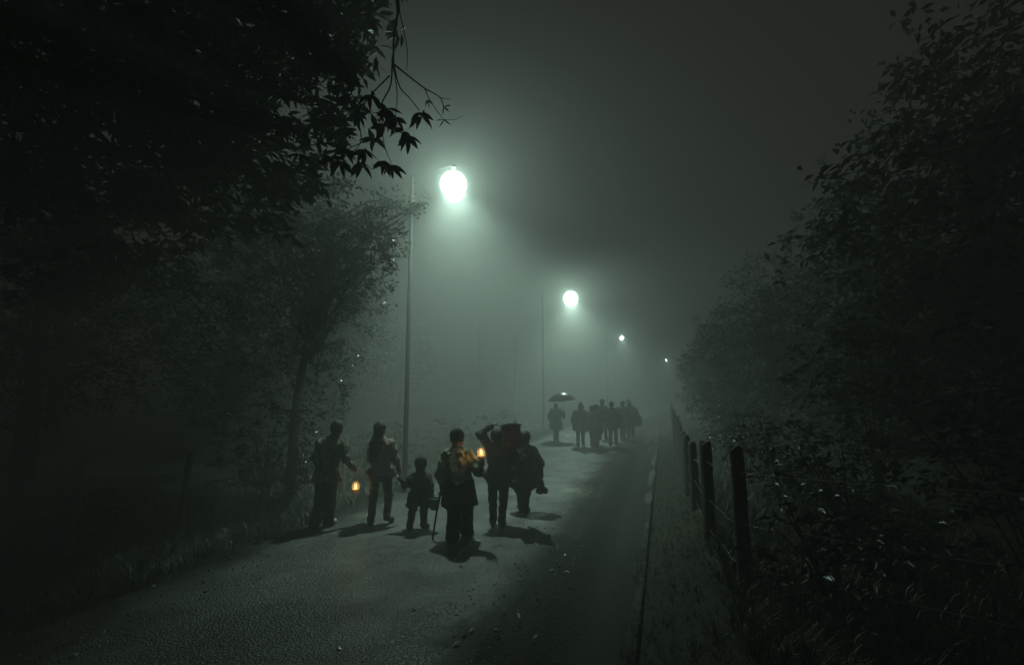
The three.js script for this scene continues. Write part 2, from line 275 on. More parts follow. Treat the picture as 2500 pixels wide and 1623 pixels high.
// ---------------------------------------------------------------- street lamps
const poleMat = new THREE.MeshStandardMaterial({ map: concreteTex, color: new THREE.Color().setRGB(.07, .067, .064), roughness: .95 });
function streetLamp(label, px, pd, lx, ly, ld, k) {
  const R = BLOOM_SIZE[k];
  const y0 = landH(px - roadX(pd), pd) - .05, t = thing('street_lamp', label, 'street lamp', px, y0, -pd, 0, 'street lamps along the left side of the road');
  const L = V(lx - px, ly - y0, pd - ld), top = ly - y0 - .25 + R * .5;
  part('pole', tube([[0, 0, 0], [0, top * .5, 0], [0, top + .5, 0]], .058, .042, 12, 8), poleMat, t);
  const ax = L.x, az = L.z;
  part('arm', tube([[0, top + .3, 0], [ax * .5, L.y + R * 1.08 + .03, az * .5], [ax, L.y + R * 1.08 + .06, az]], .007, .006, 8, 10), M.black, t);
  part('bracket', tube([[0, top - .22, 0], [0, top + .02, 0]], .07, .07, 12, 2), poleMat, t);
  const h = new THREE.LatheGeometry([[0, .07], [.03, .065], [.045, .04], [.055, .015], [.058, .0], [.05, .002], [0, .008]].map(([a, b]) => new THREE.Vector2(a, b + R * 1.06)), 24); part('lamp_housing', h, M.black, t).position.copy(L);
  part('bloom_globe', new THREE.SphereGeometry(R * .82, 36, 24), M.bloomGlobe, t).position.copy(L);  // added oversized globe, its lit disc stands in for bloom around the lamp
  part('bloom_shell', new THREE.SphereGeometry(R * 1.08, 36, 24), M.bloomShell, t).position.copy(L);  // added outer shell to soften the rim of the bloom disc
  part('bulb', new THREE.SphereGeometry(.11, 24, 16), M.lampGlass, t).position.copy(L);
  const sp = new THREE.SpotLight(LAMP, LAMP_BEAM[k], 0, 1.08, 1, 2); sp.position.set(lx, ly, -ld); sp.target.position.set(lx + .7, 0, -ld + (k === 0 ? -1.5 : 1)); sp.castShadow = true; sp.shadow.radius = 4; sp.name = 'street_lamp_beam'; scene.add(sp, sp.target);
  const pt = new THREE.PointLight(LAMP, LAMP_SPILL[k], 0, 2); pt.position.set(lx, ly, -ld); pt.castShadow = true; pt.shadow.radius = 4; pt.name = 'street_lamp_spill'; scene.add(pt);
}
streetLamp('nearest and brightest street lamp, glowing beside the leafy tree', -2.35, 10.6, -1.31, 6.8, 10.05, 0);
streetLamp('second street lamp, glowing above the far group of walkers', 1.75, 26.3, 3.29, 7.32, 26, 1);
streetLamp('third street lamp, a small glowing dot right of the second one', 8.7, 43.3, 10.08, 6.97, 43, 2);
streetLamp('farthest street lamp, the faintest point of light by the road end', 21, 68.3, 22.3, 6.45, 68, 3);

// ---------------------------------------------------------------- trees and shrubs
const bark = new THREE.MeshStandardMaterial({ map: concreteTex, color: new THREE.Color().setRGB(.25, .21, .17), bumpMap: earthBump, bumpScale: .04, roughness: .95 });
function leafGeo(l, w, bend = .25, n = 4) {
  const pos = [], idx = []; for (let i = 0; i <= n; i++) { const t = i / n, ww = w * .5 * Math.sin(Math.PI * Math.pow(t, .8)) * (i === n ? 0 : 1) + (i === 0 ? w * .03 : 0), y = -bend * l * t * t; pos.push(-ww, y + ww * .35, -l * t, 0, y, -l * t, ww, y + ww * .35, -l * t); if (i) { const k = (i - 1) * 3; idx.push(k, k + 1, k + 3, k + 1, k + 4, k + 3, k + 1, k + 2, k + 4, k + 2, k + 5, k + 4); } }
  const g = new THREE.BufferGeometry(); g.setAttribute('position', new THREE.Float32BufferAttribute(pos, 3)); g.setIndex(idx); g.computeVertexNormals(); return g;
}
const leafMat = (r, g, b, rough = .4) => new THREE.MeshPhysicalMaterial({ color: new THREE.Color().setRGB(r, g, b), roughness: rough, transmission: 0, clearcoat: .6, clearcoatRoughness: .22 });
const LM = { big: Object.assign(leafMat(.025, .032, .02, .6), { clearcoat: .15, clearcoatRoughness: .5 }), small: Object.assign(leafMat(.05, .07, .045, .25), { clearcoat: 1, clearcoatRoughness: .12 }), dark: leafMat(.022, .028, .016), right: Object.assign(leafMat(.018, .022, .013, .4), { clearcoat: .3, clearcoatRoughness: .25 }) };
const SMALL = leafGeo(.10, .042, .2, 2), MID = leafGeo(.14, .06, .25, 2), LARGE = leafGeo(.17, .055, .25, 3);
// leaves in clumps through ellipsoids [x, y, z, rx, ry, rz]
function crownList(els, clumps, per, size, spread) {
  const L = [], vol = els.map((e) => e[3] * e[4] * e[5]), tot = vol.reduce((a, b) => a + b);
  for (let i = 0; i < clumps; i++) {
    let r = rnd() * tot, k = 0; while (r > vol[k]) r -= vol[k++];
    const e = els[k], u = V(gauss(), gauss(), gauss()).normalize().multiplyScalar(Math.pow(rnd(), .4)), cx = e[0] + u.x * e[3], cy = e[1] + u.y * e[4], cz = e[2] + u.z * e[5], n = per * rr(.5, 1.5), q = spread * rr(.6, 1.4);
    for (let j = 0; j < n; j++) L.push([cx + gauss() * q, cy + gauss() * q * .7, cz + gauss() * q, size * rr(.6, 1.25), rr(-1.1, .5), rnd() * 6.3, rr(-.7, .7)]);
  }
  return L;
}
function tree(name, label, x, z, trunkPts, r0, els, clumps, per, leaf, mat, spread, group, limbs = 5, category = 'tree') {
  const y0 = landH(x - roadX(-z), -z) - .08, t = thing(name, label, category, x, y0, z, 0, group);
  part('trunk', tube(trunkPts, r0, r0 * .35, 10), bark, t);
  const top = V(...trunkPts[trunkPts.length - 1]), gs = [];
  for (const e of els) for (let i = 0; i < limbs; i++) { const b = V(...trunkPts[0]).lerp(top, rr(.45, .95)), q = V(e[0] + gauss() * e[3] * .8, e[1] + gauss() * e[4] * .8, e[2] + gauss() * e[5] * .8), m = b.clone().lerp(q, .5).add(V(gauss() * .2, .25, gauss() * .2)); gs.push(tube([b, m, q], r0 * .3, r0 * .06, 5, 6)); }
  part('limbs', mergeGeometries(gs), bark, t);
  scatter('crown', leaf, mat, crownList(els, clumps, per, 1, spread), t, [.6, 1.4]);
  return t;
}
{ // the near tree: its trunk stands out of sight to the left, one limb hangs into view with broad leaves
  const t = thing('broadleaf_tree', 'dark overhanging tree at upper left with broad pointed leaves in whorls', 'tree', -5.3, .3, -3.6);
  const w = (x, y, d) => [x + 5.3, y - .3, -d + 3.6];
  part('trunk', tube([[0, 0, 0], [.15, 2.4, 0], [-.1, 5, -.2], [.2, 6.9, -.3]], .22, .1, 12), bark, t);
  part('limb', tube([w(-5.2, 4.6, 3.7), w(-3.8, 6.6, 4.1), w(-2.2, 7.0, 4.1), w(-1.2, 6.4, 4.0), w(-1.06, 5.75, 4.0)], .09, .018, 9, 24), bark, t);
  const br = new THREE.Group(); br.name = 'branch'; t.add(br);
  const twigs = [], tw = (r0, r1, ...p) => twigs.push(tube(p.map((a) => w(...a)), r0, r1, 5, p.length * 5));
  tw(.014, .008, [-1.06, 5.78, 4], [-1.1, 5.5, 4.02], [-1.09, 5.22, 4]);
  tw(.009, .004, [-1.09, 5.22, 4], [-.95, 5.1, 4.0], [-.80, 4.98, 4.0], [-.66, 4.90, 4.02], [-.62, 4.80, 4.0]);
  tw(.005, .003, [-.80, 4.98, 4], [-.74, 4.85, 4], [-.62, 4.68, 4.02]);
  tw(.004, .002, [-.66, 4.90, 4.02], [-.56, 4.88, 4.02]); tw(.003, .002, [-.62, 4.68, 4.02], [-.52, 4.70, 4.04], [-.45, 4.74, 4.05]);
  tw(.008, .004, [-1.09, 5.22, 4], [-1.02, 4.98, 4], [-.93, 4.88, 4], [-.84, 4.76, 4]);
  tw(.009, .005, [-1.1, 5.3, 4], [-1.12, 5.02, 4.03], [-1.2, 4.85, 4.05], [-1.16, 4.66, 4.05], [-1.05, 4.58, 4.02], [-.94, 4.52, 4]);
  tw(.008, .004, [-1.12, 5.1, 4], [-1.3, 5.0, 4.1], [-1.42, 4.8, 4.1], [-1.4, 4.5, 4.1], [-1.55, 4.32, 4.05]);
  tw(.006, .003, [-1.2, 4.8, 4.05], [-1.18, 4.5, 4.1], [-1.08, 4.26, 4.0]); tw(.006, .003, [-1.05, 5.75, 4], [-.98, 5.4, 4.05], [-.98, 5.2, 4.06]);
  tw(.006, .003, [-1.09, 5.2, 4], [-1.06, 4.95, 4.05], [-1.07, 4.72, 4.05]); tw(.005, .003, [-1.4, 4.5, 4.1], [-1.7, 4.42, 4.2], [-1.9, 4.3, 4.2]);
  part('twigs', mergeGeometries(twigs), bark, br);
  const forms = [leafGeo(.17, .05, .2), leafGeo(.15, .05, .35), leafGeo(.19, .055, .15)], dirs = V(0, 0, 0);
  const whorls = [[-.82, 4.74, 4, 9], [-.93, 4.51, 4, 8], [-1.55, 4.30, 4.05, 8], [-1.08, 4.24, 4, 7], [-1.07, 4.72, 4.05, 7], [-1.18, 4.66, 4.05, 8], [-1.16, 4.84, 4.1, 7], [-1.28, 4.55, 4.1, 7], [-1.36, 4.44, 4.1, 7], [-1.42, 4.36, 4.2, 7], [-1.7, 4.42, 4.2, 7], [-1.9, 4.32, 4.2, 7], [-1.32, 4.98, 4.1, 6], [-1.45, 4.82, 4.1, 7], [-1.0, 4.62, 4.1, 6], [-1.62, 4.55, 4.3, 7], [-1.22, 4.38, 4.2, 7], [-2.05, 4.5, 4.3, 7]];
  for (const [x, y, d, n] of whorls) for (let i = 0; i < n; i++) {
    const a = i / n * 6.283 + rr(-.3, .3), l = part('leaf', forms[i % 3], LM.big, br); l.position.set(...w(x, y, d));
    dirs.set(Math.cos(a), rr(-1.0, -.1), Math.sin(a) * .8).normalize(); l.quaternion.setFromUnitVectors(V(0, 0, -1), dirs); l.rotateZ(rr(-.6, .6)); l.scale.setScalar(rr(.75, 1.05));
  }
  for (const [x, y, d] of [[-.62, 4.80, 4.0], [-.62, 4.68, 4.02], [-.78, 4.86, 4]]) for (let i = 0; i < 5; i++) { const l = part('leaf', forms[1], LM.big, br); l.position.set(...w(x, y, d)); l.rotation.set(rr(-1.2, .5), rnd() * 6.3, 0); l.scale.set(.25, .4, .5); }
  const E = [[-2.4, 5.5, 4.6, .75, .8, .7], [-3.6, 6.0, 4.8, 1.3, 1.3, 1], [-2.2, 6.6, 4.6, 1.1, .6, .9], [-5.2, 6.0, 5, 1.6, 1.6, 1.4], [-1.75, 5.4, 4.5, .4, .7, .5], [-3.5, 4.8, 5.4, 1.2, .8, .8], [-5.4, 4.3, 5.8, 1.6, 1.2, 1], [-1.9, 6.0, 4.4, .6, .8, .5]].map(([x, y, d, a, b, c]) => [...w(x, y, d), a, b, c]);
  scatter('crown', LARGE, LM.big, crownList(E, 1500, 13, 1, .18), t, [.6, 1.4]);
}
tree('small_leaved_tree', 'tree with small glistening leaves lit by the nearest street lamp', -4.7, -10.3, [[0, 0, 0], [.1, 2.2, .1], [.5, 4.4, .3], [.9, 6.4, .5]], .12,
  [[1.5, 5.0, .7, .8, 1.3, .7], [1.3, 3.6, .9, .7, 1.1, .8], [2.1, 6.3, .7, .6, .5, .55], [2.6, 6.3, .5, .42, .28, .35], [.3, 6.3, .4, 1.1, .9, 1.0], [.6, 4.7, .4, 1.0, 1.7, .9], [2.2, 5.6, .75, .34, .9, .4], [1.0, 5.2, 2.0, 1.1, 1.5, 1.0], [.2, 4.2, 2.4, 1.1, 1.5, 1.0], [-.6, 6.0, 1.6, 1.3, 1.4, 1.2], [1.9, 4.9, 1.6, .6, 1.3, .6], [1.2, 4.6, 2.3, .8, 1.5, .6], [2.35, 4.9, 1.85, .5, .9, .5], [.9, 2.5, 1.2, 1.0, .9, .7]], 1050, 15, SMALL, LM.small, .2, undefined, 5);
for (const [label, x, d, h, rx] of [
  ['big dark tree behind the three leaning posts at far left', -9.6, 9.5, 6.7, 2.6], ['dark round tree between the leafy lit tree and the left fence', -7.4, 12.5, 6.6, 2.0], ['tall dark tree in the mist behind the leafy lit tree', -6.4, 17, 6.8, 2.2],
  ['dark spreading tree at the left edge of the picture', -12.5, 13, 6.6, 3.2], ['misty tree behind the faint thin trunks left of the road', -8.2, 23, 6.6, 2.1], ['misty distant tree left of the second street lamp', -8, 34, 6.8, 2.6]])
  tree('dark_tree', label, x, -d, [[0, 0, 0], [.1, h * .35, .1], [0, h * .7, 0]], .2, [[0, h * .55, 0, rx, h * .26, rx], [.3, h * .78, .2, rx * .7, h * .2, rx * .7], [-.4, h * .32, .2, rx * .8, h * .16, rx * .8]], 820, 13, MID, LM.dark, .3, 'trees left of the road');
for (const [label, s, d, h, rx] of [
  ['misty tree closing the right side of the road, farthest right', 2.8, 31, 5.6, 2.0], ['misty tree on the bank right of the farthest fence posts', 2.6, 21, 6.0, 1.9], ['dark tree on the bank behind the middle fence posts', 3.4, 15, 6.5, 2.3],
  ['dark tree behind the upper barbed wire', 4.6, 10.5, 6.6, 2.5], ['tall dark tree at the right edge of the picture', 4.6, 6.4, 6.6, 2.7], ['misty tree beyond the bend of the road', 4.5, 44, 6, 2.4], ['nearest dark tree at right, added to darken the upper right corner', 4.1, 4.7, 6.7, 2.2], ['dark broad tree added far behind the fence at right to block backlight', 9.0, 9, 6.2, 3.0], ['dark broad tree added in the right background to block backlight', 8.2, 16, 6.2, 3.0], ['misty broad tree added deep behind the right bank to block backlight', 7.5, 25, 6.2, 2.8]])  // corner tree added to darken bright haze, three broad trees added to block backlight
  tree('dark_tree', label, roadX(d) + s, -d, [[0, 0, 0], [.1, h * .35, .1], [0, h * .7, 0]], .16, [[0, h * .5, 0, rx, h * .24, rx], [.2, h * .76, .1, rx * .7, h * .2, rx * .7], [0, h * .24, .1, rx, h * .2, rx * .9]], 950, 13, MID, LM.right, .28, 'trees right of the road');
function shrub(label, x, d, h, r, n, mat, group) {
  const y0 = landH(x - roadX(d), d) - .05, t = thing('shrub', label, 'shrub', x, y0, -d, 0, group), gs = [];
  for (let i = 0; i < 9; i++) { const a = rnd() * 6.3, q = r * rr(.3, .9); gs.push(tube([[0, 0, 0], [Math.cos(a) * q * .4, h * .5, Math.sin(a) * q * .4], [Math.cos(a) * q, h * rr(.7, 1.05), Math.sin(a) * q]], .012, .004, 5, 6)); }
  part('stems', mergeGeometries(gs), bark, t); scatter('foliage', SMALL, mat, crownList([[0, h * .55, 0, r, h * .45, r]], n, 10, 1, .14), t, [.6, 1.5]);
}
[['low shrub right of the nearest fence post', 1.15, 3.6, .8, .5], ['leafy shrub under the lower barbed wire', 1.7, 4.6, 1.2, .7], ['tangled shrub behind the two nearest fence posts', 1.5, 6.4, 1.3, .7], ['tall shrub above the upper barbed wire', 2.6, 6.0, 2.6, 1.0], ['shrub growing behind the far fence posts', 1.6, 9.5, 1.5, .8], ['dark shrub on the bank at mid distance, right of the fence', 1.8, 13, 1.8, 1.0], ['large bramble at lower right corner', 2.5, 3.3, 1.5, .9], ['bushy shrub at right edge under the tall dark tree', 3.6, 4.6, 2.4, 1.1]]
  .forEach(([l, s, d, h, r]) => shrub(l, roadX(d) + s, d, h, r, 60 * r * h + 25 | 0, LM.right, 'shrubs on the right bank'));
[['low bush behind the walker with the hanging jar lantern', -7.4, 9.4, 1.2, .9], ['bush behind the woman in the pink jacket', -7.2, 12.3, 1.6, 1.0], ['misty bush at the left road edge behind the child', -6.9, 15.5, 1.5, 1.0], ['misty bush left of the umbrella walker', -7.0, 20, 1.6, 1.1], ['tall leafy bush in front of the trunk of the lamplit small leaved tree', -4.75 - .32 * 9.3, 9.3, 2.3, 1.0], ['low dark bush at the foot of the left fence', -8.6, 7.4, .9, .7]]
  .forEach(([l, s, d, h, r]) => shrub(l, roadX(d) + s, d, h, r, 60 * r * h + 20 | 0, LM.dark, 'bushes along the left verge'));
for (const [label, x, d, h] of [['faint thin tree trunk in the mist, left of the pair', -2.35, 34, 6.8], ['faint thin tree trunk in the mist, right of the pair', .26, 42, 7.0]]) {
  const t = thing('bare_tree', label, 'tree', x, landH(x - roadX(d), d) - .1, -d, 0, 'thin trunks in the mist');
  part('trunk', tube([[0, 0, 0], [.08, h * .5, 0], [0, h, 0]], .2, .13, 9), bark, t);
  part('limbs', mergeGeometries([0, 1, 2, 3, 4].map((i) => { const a = i * 1.9, y = h * (.72 + .06 * i); return tube([[0, y, 0], [Math.cos(a) * .5, y + .5, Math.sin(a) * .5], [Math.cos(a) * .8, y + 1.2, Math.sin(a) * .8]], .035, .01, 5, 6); })), bark, t);
}

{
  const L = [];
  for (let i = 0; i < 150; i++) { const d = 3.6 + 22 * rnd() ** 1.5, e = rnd(), s = e < .45 ? ROAD_L + .9 * rnd() ** 2 : e < .9 ? ROAD_R - .8 * rnd() ** 1.6 + .2 : rr(ROAD_L, ROAD_R); L.push([roadX(d) + s, .052, -d, rr(.5, 1), rr(-.25, .25), rnd() * 6.3, rr(-.3, .3)]); }
  tag(scatter('fallen_leaves', SMALL, new THREE.MeshStandardMaterial({ color: new THREE.Color().setRGB(.055, .042, .026), roughness: .55 }), L, scene, [.4, 1.5]), 'fallen leaves scattered along both edges of the road', 'leaves');
}
// ---------------------------------------------------------------- fences
const postTex = tex(256, (u, v) => { const a = noise2(u * 40, v * 4, 40) * .6 + noise2(u * 8, v * 16, 8) * .4, k = .03 + .07 * a; return [k, k * .86, k * .72]; });
const postMat = new THREE.MeshStandardMaterial({ map: postTex, bumpMap: postTex, bumpScale: .02, roughness: .9 });
const wireMat = new THREE.MeshStandardMaterial({ color: new THREE.Color().setRGB(.42, .40, .36), roughness: .35, metalness: .7 });
function postGeo(r, h, lean) {
  const g = new THREE.CylinderGeometry(r, r * 1.08, h, 14, 10), p = g.attributes.position, sx = rnd() * 9;
  for (let i = 0; i < p.count; i++) { const x = p.getX(i), y = p.getY(i), z = p.getZ(i), a = Math.atan2(z, x), n = 1 + .22 * (noise2(a * 1.3 + sx, y * 2.3 + sx) - .5) + .12 * (noise2(a * 4 + sx, y * 9) - .5); p.setXYZ(i, x * n + lean * (y / h + .5) ** 2, y + h / 2 + (y > h * .49 ? .03 * Math.sin(a * 2 + sx) : 0), z * n); }
  g.computeVertexNormals(); return g;
}
function barbed(pts, r = .0022) {
  const c = new THREE.CatmullRomCurve3(pts.map((p) => V(...p))), L = c.getLength(), gs = [tube(pts, r, r, 4, Math.ceil(L * 12))];
  for (let s = .05; s < L; s += .11) { const p = c.getPointAt(s / L), a = rnd() * 6.3, u = V(Math.cos(a), Math.sin(a), rr(-.6, .6)).normalize().multiplyScalar(.018); gs.push(seg(p.clone().sub(u), p.clone().add(u), .0018, .0008, 4)); const v = V(-u.y, u.x, u.z * .5); gs.push(seg(p.clone().sub(v), p.clone().add(v), .0018, .0008, 4)); }
  return mergeGeometries(gs);
}
{
  const f = thing('barbed_wire_fence', 'fence of rough wooden posts and barbed wire on the right bank', 'fence', 0, 0, 0);
  const posts = [[.63, 4.2, 1.74, .058], [.46, 5.6, 1.63, .064], [.40, 7.2, 1.45, .06], [.37, 8.6, 1.42, .065], [.36, 10, 1.36, .06], [.34, 11.5, 1.40, .06], [.35, 13.2, 1.36, .06], [.36, 15, 1.40, .06], [.36, 17.4, 1.38, .06], [.37, 20, 1.40, .06], [.38, 23, 1.4, .06], [.38, 26, 1.42, .06], [.39, 29.6, 1.42, .06]].map(([s, d, top, r]) => { const y0 = landH(s, d) - .15; return { x: roadX(d) + s, z: -d, y0, top, r }; });
  posts.push({ x: 3.55, z: -2.0, y0: .5, top: 1.95, r: .065 });
  for (const p of posts) { const m = part('fence_post', postGeo(p.r, p.top - p.y0, rr(-.03, .03)), postMat, f); m.position.set(p.x, p.y0, p.z); m.rotation.y = rnd() * 6; }
  const order = [posts[13], ...posts.slice(0, 13)];
  for (const [h0, hN] of [[.20, .22], [.62, .52], [.95, .80]]) { const pts = []; order.forEach((p, i) => { const y = p.top - (i < 3 ? h0 : hN) - (i === 0 ? -.02 : 0); pts.push([p.x - .02, y, p.z + p.r]); const q = order[i + 1]; if (q) pts.push([(p.x + q.x) / 2, (y + q.top - (i < 2 ? h0 : hN)) / 2 - .035, (p.z + q.z) / 2]); }); part('barbed_wire', barbed(pts), wireMat, f); }
}
{
  const f = thing('post_fence', 'faint fence of thin leaning posts in the dark left of the road', 'fence', 0, 0, 0);
  const P = [];
  for (const [x, d, h] of [[-6.23, 6.93, 1.3], [-5.41, 8.0, 1.3], [-4.62, 9.04, 1.25], [-3.9, 11.2, 1.25], [-7.1, 5.7, 1.3]]) { const s = x - roadX(d), y = landH(s, d) - .12, m = part('fence_post', postGeo(.05, h + .12, rr(.04, .1)), new THREE.MeshStandardMaterial({ color: new THREE.Color().setRGB(.11, .10, .09), bumpMap: postTex, bumpScale: .02, roughness: .9 }), f); m.position.set(x, y, -d); P.push([x, y + h, -d]); }
  P.sort((a, b) => b[2] - a[2]);
  for (const h of [.15, .55]) part('wire', tube(P.map((p) => [p[0], p[1] - h, p[2] + .05]), .002, .002, 4, 40), wireMat, f);
}

// ---------------------------------------------------------------- people
function person(o) {
  const J = o.J, q = o.q ?? 1, w = o.w ?? 1, c = o.cell ?? .014, t = thing('person', o.label, 'person', o.x, o.y ?? .03, o.z, o.ry ?? 0, o.group), S = (r) => r * q;
  for (const s of ['L', 'R']) J['toe' + s] ??= add3(J['an' + s], [s === 'L' ? -.03 * q : .03 * q, -Math.max(.02, Math.min(.1, J['an' + s][1] - .035)), -.15 * q]);
  const torso = (e) => [bone(add3(mix3(J.shL, J.shR, .2), [0, -.075 * q, 0]), add3(mix3(J.shL, J.shR, .8), [0, -.075 * q, 0]), S(.078) + e), bone(add3(J.neck, [0, -.03 * q, 0]), add3(J.shL, [.03 * q, -.012 * q, 0]), S(.05) + e * .4, S(.046) + e * .4), bone(add3(J.neck, [0, -.03 * q, 0]), add3(J.shR, [-.03 * q, -.012 * q, 0]), S(.05) + e * .4, S(.046) + e * .4), bone(add3(J.chest, [-.06 * q * w, 0, 0]), add3(J.chest, [.06 * q * w, 0, 0]), S(.115) * w + e), bone(mix3(J.chest, J.shL, .4), mix3(J.pelvis, J.hipL, .6), S(.10) * w + e, S(.105) * w + e), bone(mix3(J.chest, J.shR, .4), mix3(J.pelvis, J.hipR, .6), S(.10) * w + e, S(.105) * w + e), bone(J.hipL, J.hipR, S(.105) * w + e)];
  const arms = (e) => ['L', 'R'].flatMap((s) => [bone(add3(J['sh' + s], [0, -.02 * q, 0]), J['el' + s], S(.052) * (.7 + .3 * w) + e, S(.043) + e), bone(J['el' + s], J['wr' + s], S(.042) + e, S(.029) + e * .8)]);
  const legs = (e, f = 0) => ['L', 'R'].flatMap((s) => [bone(J['hip' + s], J['kn' + s], S(.088) * w + e, S(.058) + e), bone(J['kn' + s], add3(J['an' + s], [0, .0, 0]), S(.056) + e, S(.04) + e + f)]);
  const neck = [bone(add3(J.neck, [0, -.05 * q, 0]), add3(J.head, [0, -.05 * q, .02]), S(.056))];
  const feet = ['L', 'R'].map((s) => bone(J['an' + s], J['toe' + s], S(.038), S(.03)));
  const far = c > .018, gs = [sdf([...torso(0), ...arms(0), ...legs(0), ...neck, ...feet], { cell: c, k: .05 }), headGeo(J.head, o.hq ?? q, far ? .012 : .006)];
  for (const s of ['L', 'R']) gs.push(placeHand(far ? HANDS.far : HANDS[o['hand' + s] ?? 'loose'], J['el' + s], J['wr' + s], s === 'R', q * .95, o['twist' + s] ?? 0));
  part('body', mergeGeometries(gs), M.skin, t);
  const hem = o.hem ?? J.pelvis[1] - .1 * q, e = o.loose ?? .018;
  const top = [...torso(e), ...arms(e), bone(add3(J.neck, [0, -.06, .01]), add3(J.neck, [0, .0, .01]), S(.062) + e, S(.058) + e * .6)];
  if (hem < J.hipL[1]) top.push(bone(J.hipL, [J.hipL[0] - .02, hem, J.hipL[2]], S(.12) * w + e, S(.13) * w + e), bone(J.hipR, [J.hipR[0] + .02, hem, J.hipR[2]], S(.12) * w + e, S(.13) * w + e));
  const fd = folds(.013, .8), fe = folds(.006, 1.7);
  part(o.topName ?? 'jacket', sdf(top, { cell: c, k: .045, shape: (f, x, y, z) => Math.max(fe(fd(f, x, y, z), x, y, z), (hem + .02 * Math.sin(x * 19 + z * 7)) - y, Math.hypot(x - J.wrL[0], y - J.wrL[1], z - J.wrL[2]) < .028 ? .01 : -1, Math.hypot(x - J.wrR[0], y - J.wrR[1], z - J.wrR[2]) < .028 ? .01 : -1) }), o.top, t);
  const cuff = Math.max(.05, Math.min(J.anL[1], J.anR[1]));
  part('trousers', sdf([bone(J.hipL, J.hipR, S(.112) * w + .012), ...legs(o.legLoose ?? .016, o.flare ?? .012)], { cell: c, k: .035, shape: (f, x, y, z) => Math.max(folds(.009, 1.3)(f, x, y, z), y - J.pelvis[1] - .1) }), o.bottom ?? M.dark, t);
  if (o.skirt) { const [y, r0, r1, mat, nm] = o.skirt, cx = (J.hipL[0] + J.hipR[0]) / 2; part(nm ?? 'skirt', sdf([bone([J.pelvis[0] - .06, J.pelvis[1] + .06, 0], [cx - .11, y - r1, .02], r0, r1), bone([J.pelvis[0] + .06, J.pelvis[1] + .06, 0], [cx + .11, y - r1, .0], r0, r1)], { cell: c, k: .08, shape: (f, x, yy, z) => Math.max(f + .016 * Math.sin(Math.atan2(z, x - cx) * 9) * cl((J.pelvis[1] - yy) * 3), y + .03 * Math.sin(x * 13) - yy, yy - J.pelvis[1] - .12) }), mat, t); }
  for (const s of ['L', 'R']) { const a = J['an' + s], b = J['toe' + s]; part('shoe', sdf([bone(add3(a, [0, .015, .01]), add3(a, [0, -.02, .02]), S(.05), S(.048)), bone(add3(a, [0, -.03, .01]), b, S(.046), S(.042)), bone(b, add3(b, [0, 0, -.05 * q]), S(.042), S(.036))], { cell: far ? .015 : .009, k: .03, shape: (f, x, y) => Math.max(f, Math.min(a[1], b[1]) < .12 ? -.022 - y : -1) }), o.shoe ?? M.shoe, t); }
  const H = J.head, hq = o.hq ?? q, P = (x, y, z) => [H[0] + x * hq, H[1] + y * hq, H[2] + z * hq];
  if (o.hair !== false) part('hair', sdf([bone(P(0, .035, .03), P(0, .035, -.01), .101 * hq, .095 * hq), ...(o.hair === 'long' ? [bone(P(0, 0, .05), P(-.03, -.22, .1), .085 * hq, .075 * hq), bone(P(-.05, -.22, .1), P(-.09, -.5, .14), .085 * hq, .04 * hq), bone(P(.02, -.2, .1), P(-.03, -.42, .15), .07 * hq, .04 * hq)] : o.hair === 'full' ? [bone(P(0, -.03, .04), P(0, -.09, .045), .09 * hq, .07 * hq)] : [])], { cell: far ? .014 : .008, k: .03, shape: (f, x, y, z) => Math.max(f + .004 * Math.sin(x * 47 + Math.sin(y * 30) * 2 + z * 21) * Math.sin(y * 38 + x * 11) + .0015 * Math.sin(x * 160 + z * 70), Math.min(H[2] - .05 * hq - z, y - H[1] - .045 * hq > 0 ? -1 : 1)) }), M.hair, t);
  if (o.hat === 'beanie') { part('hat', sdf([bone(P(0, .06, .025), P(0, .055, -.012), .104 * hq, .10 * hq), bone(P(0, .0, .028), P(0, .0, -.01), .101 * hq, .097 * hq)], { cell: .008, k: .03, shape: (f, x, y) => Math.max(f + .003 * Math.sin(Math.atan2(x - H[0], .1) * 60), H[1] - .035 * hq - y) }), o.hatMat ?? M.dark, t); }
  if (o.hat === 'hood') { const back = o.hoodPeak ?? 0; part('hood', sdf([bone(P(0, .04, .03), P(0, .03, -.02), .112 * hq, .108 * hq), bone(P(0, -.03, .035), P(0, -.13, .03), .105 * hq, .12 * hq), bone(P(0, .07 + back, .035), P(0, .03, .02), .05 * hq, .1 * hq), bone(P(-.08, -.16, .03), P(.08, -.16, .03), .075 * hq)], { cell: far ? .014 : .009, k: .05, shape: (f, x, y, z) => Math.max(f + .004 * Math.sin(y * 60 + x * 30), H[2] - .07 * hq - z) }), o.hatMat ?? o.top, t); }
  return t;
}
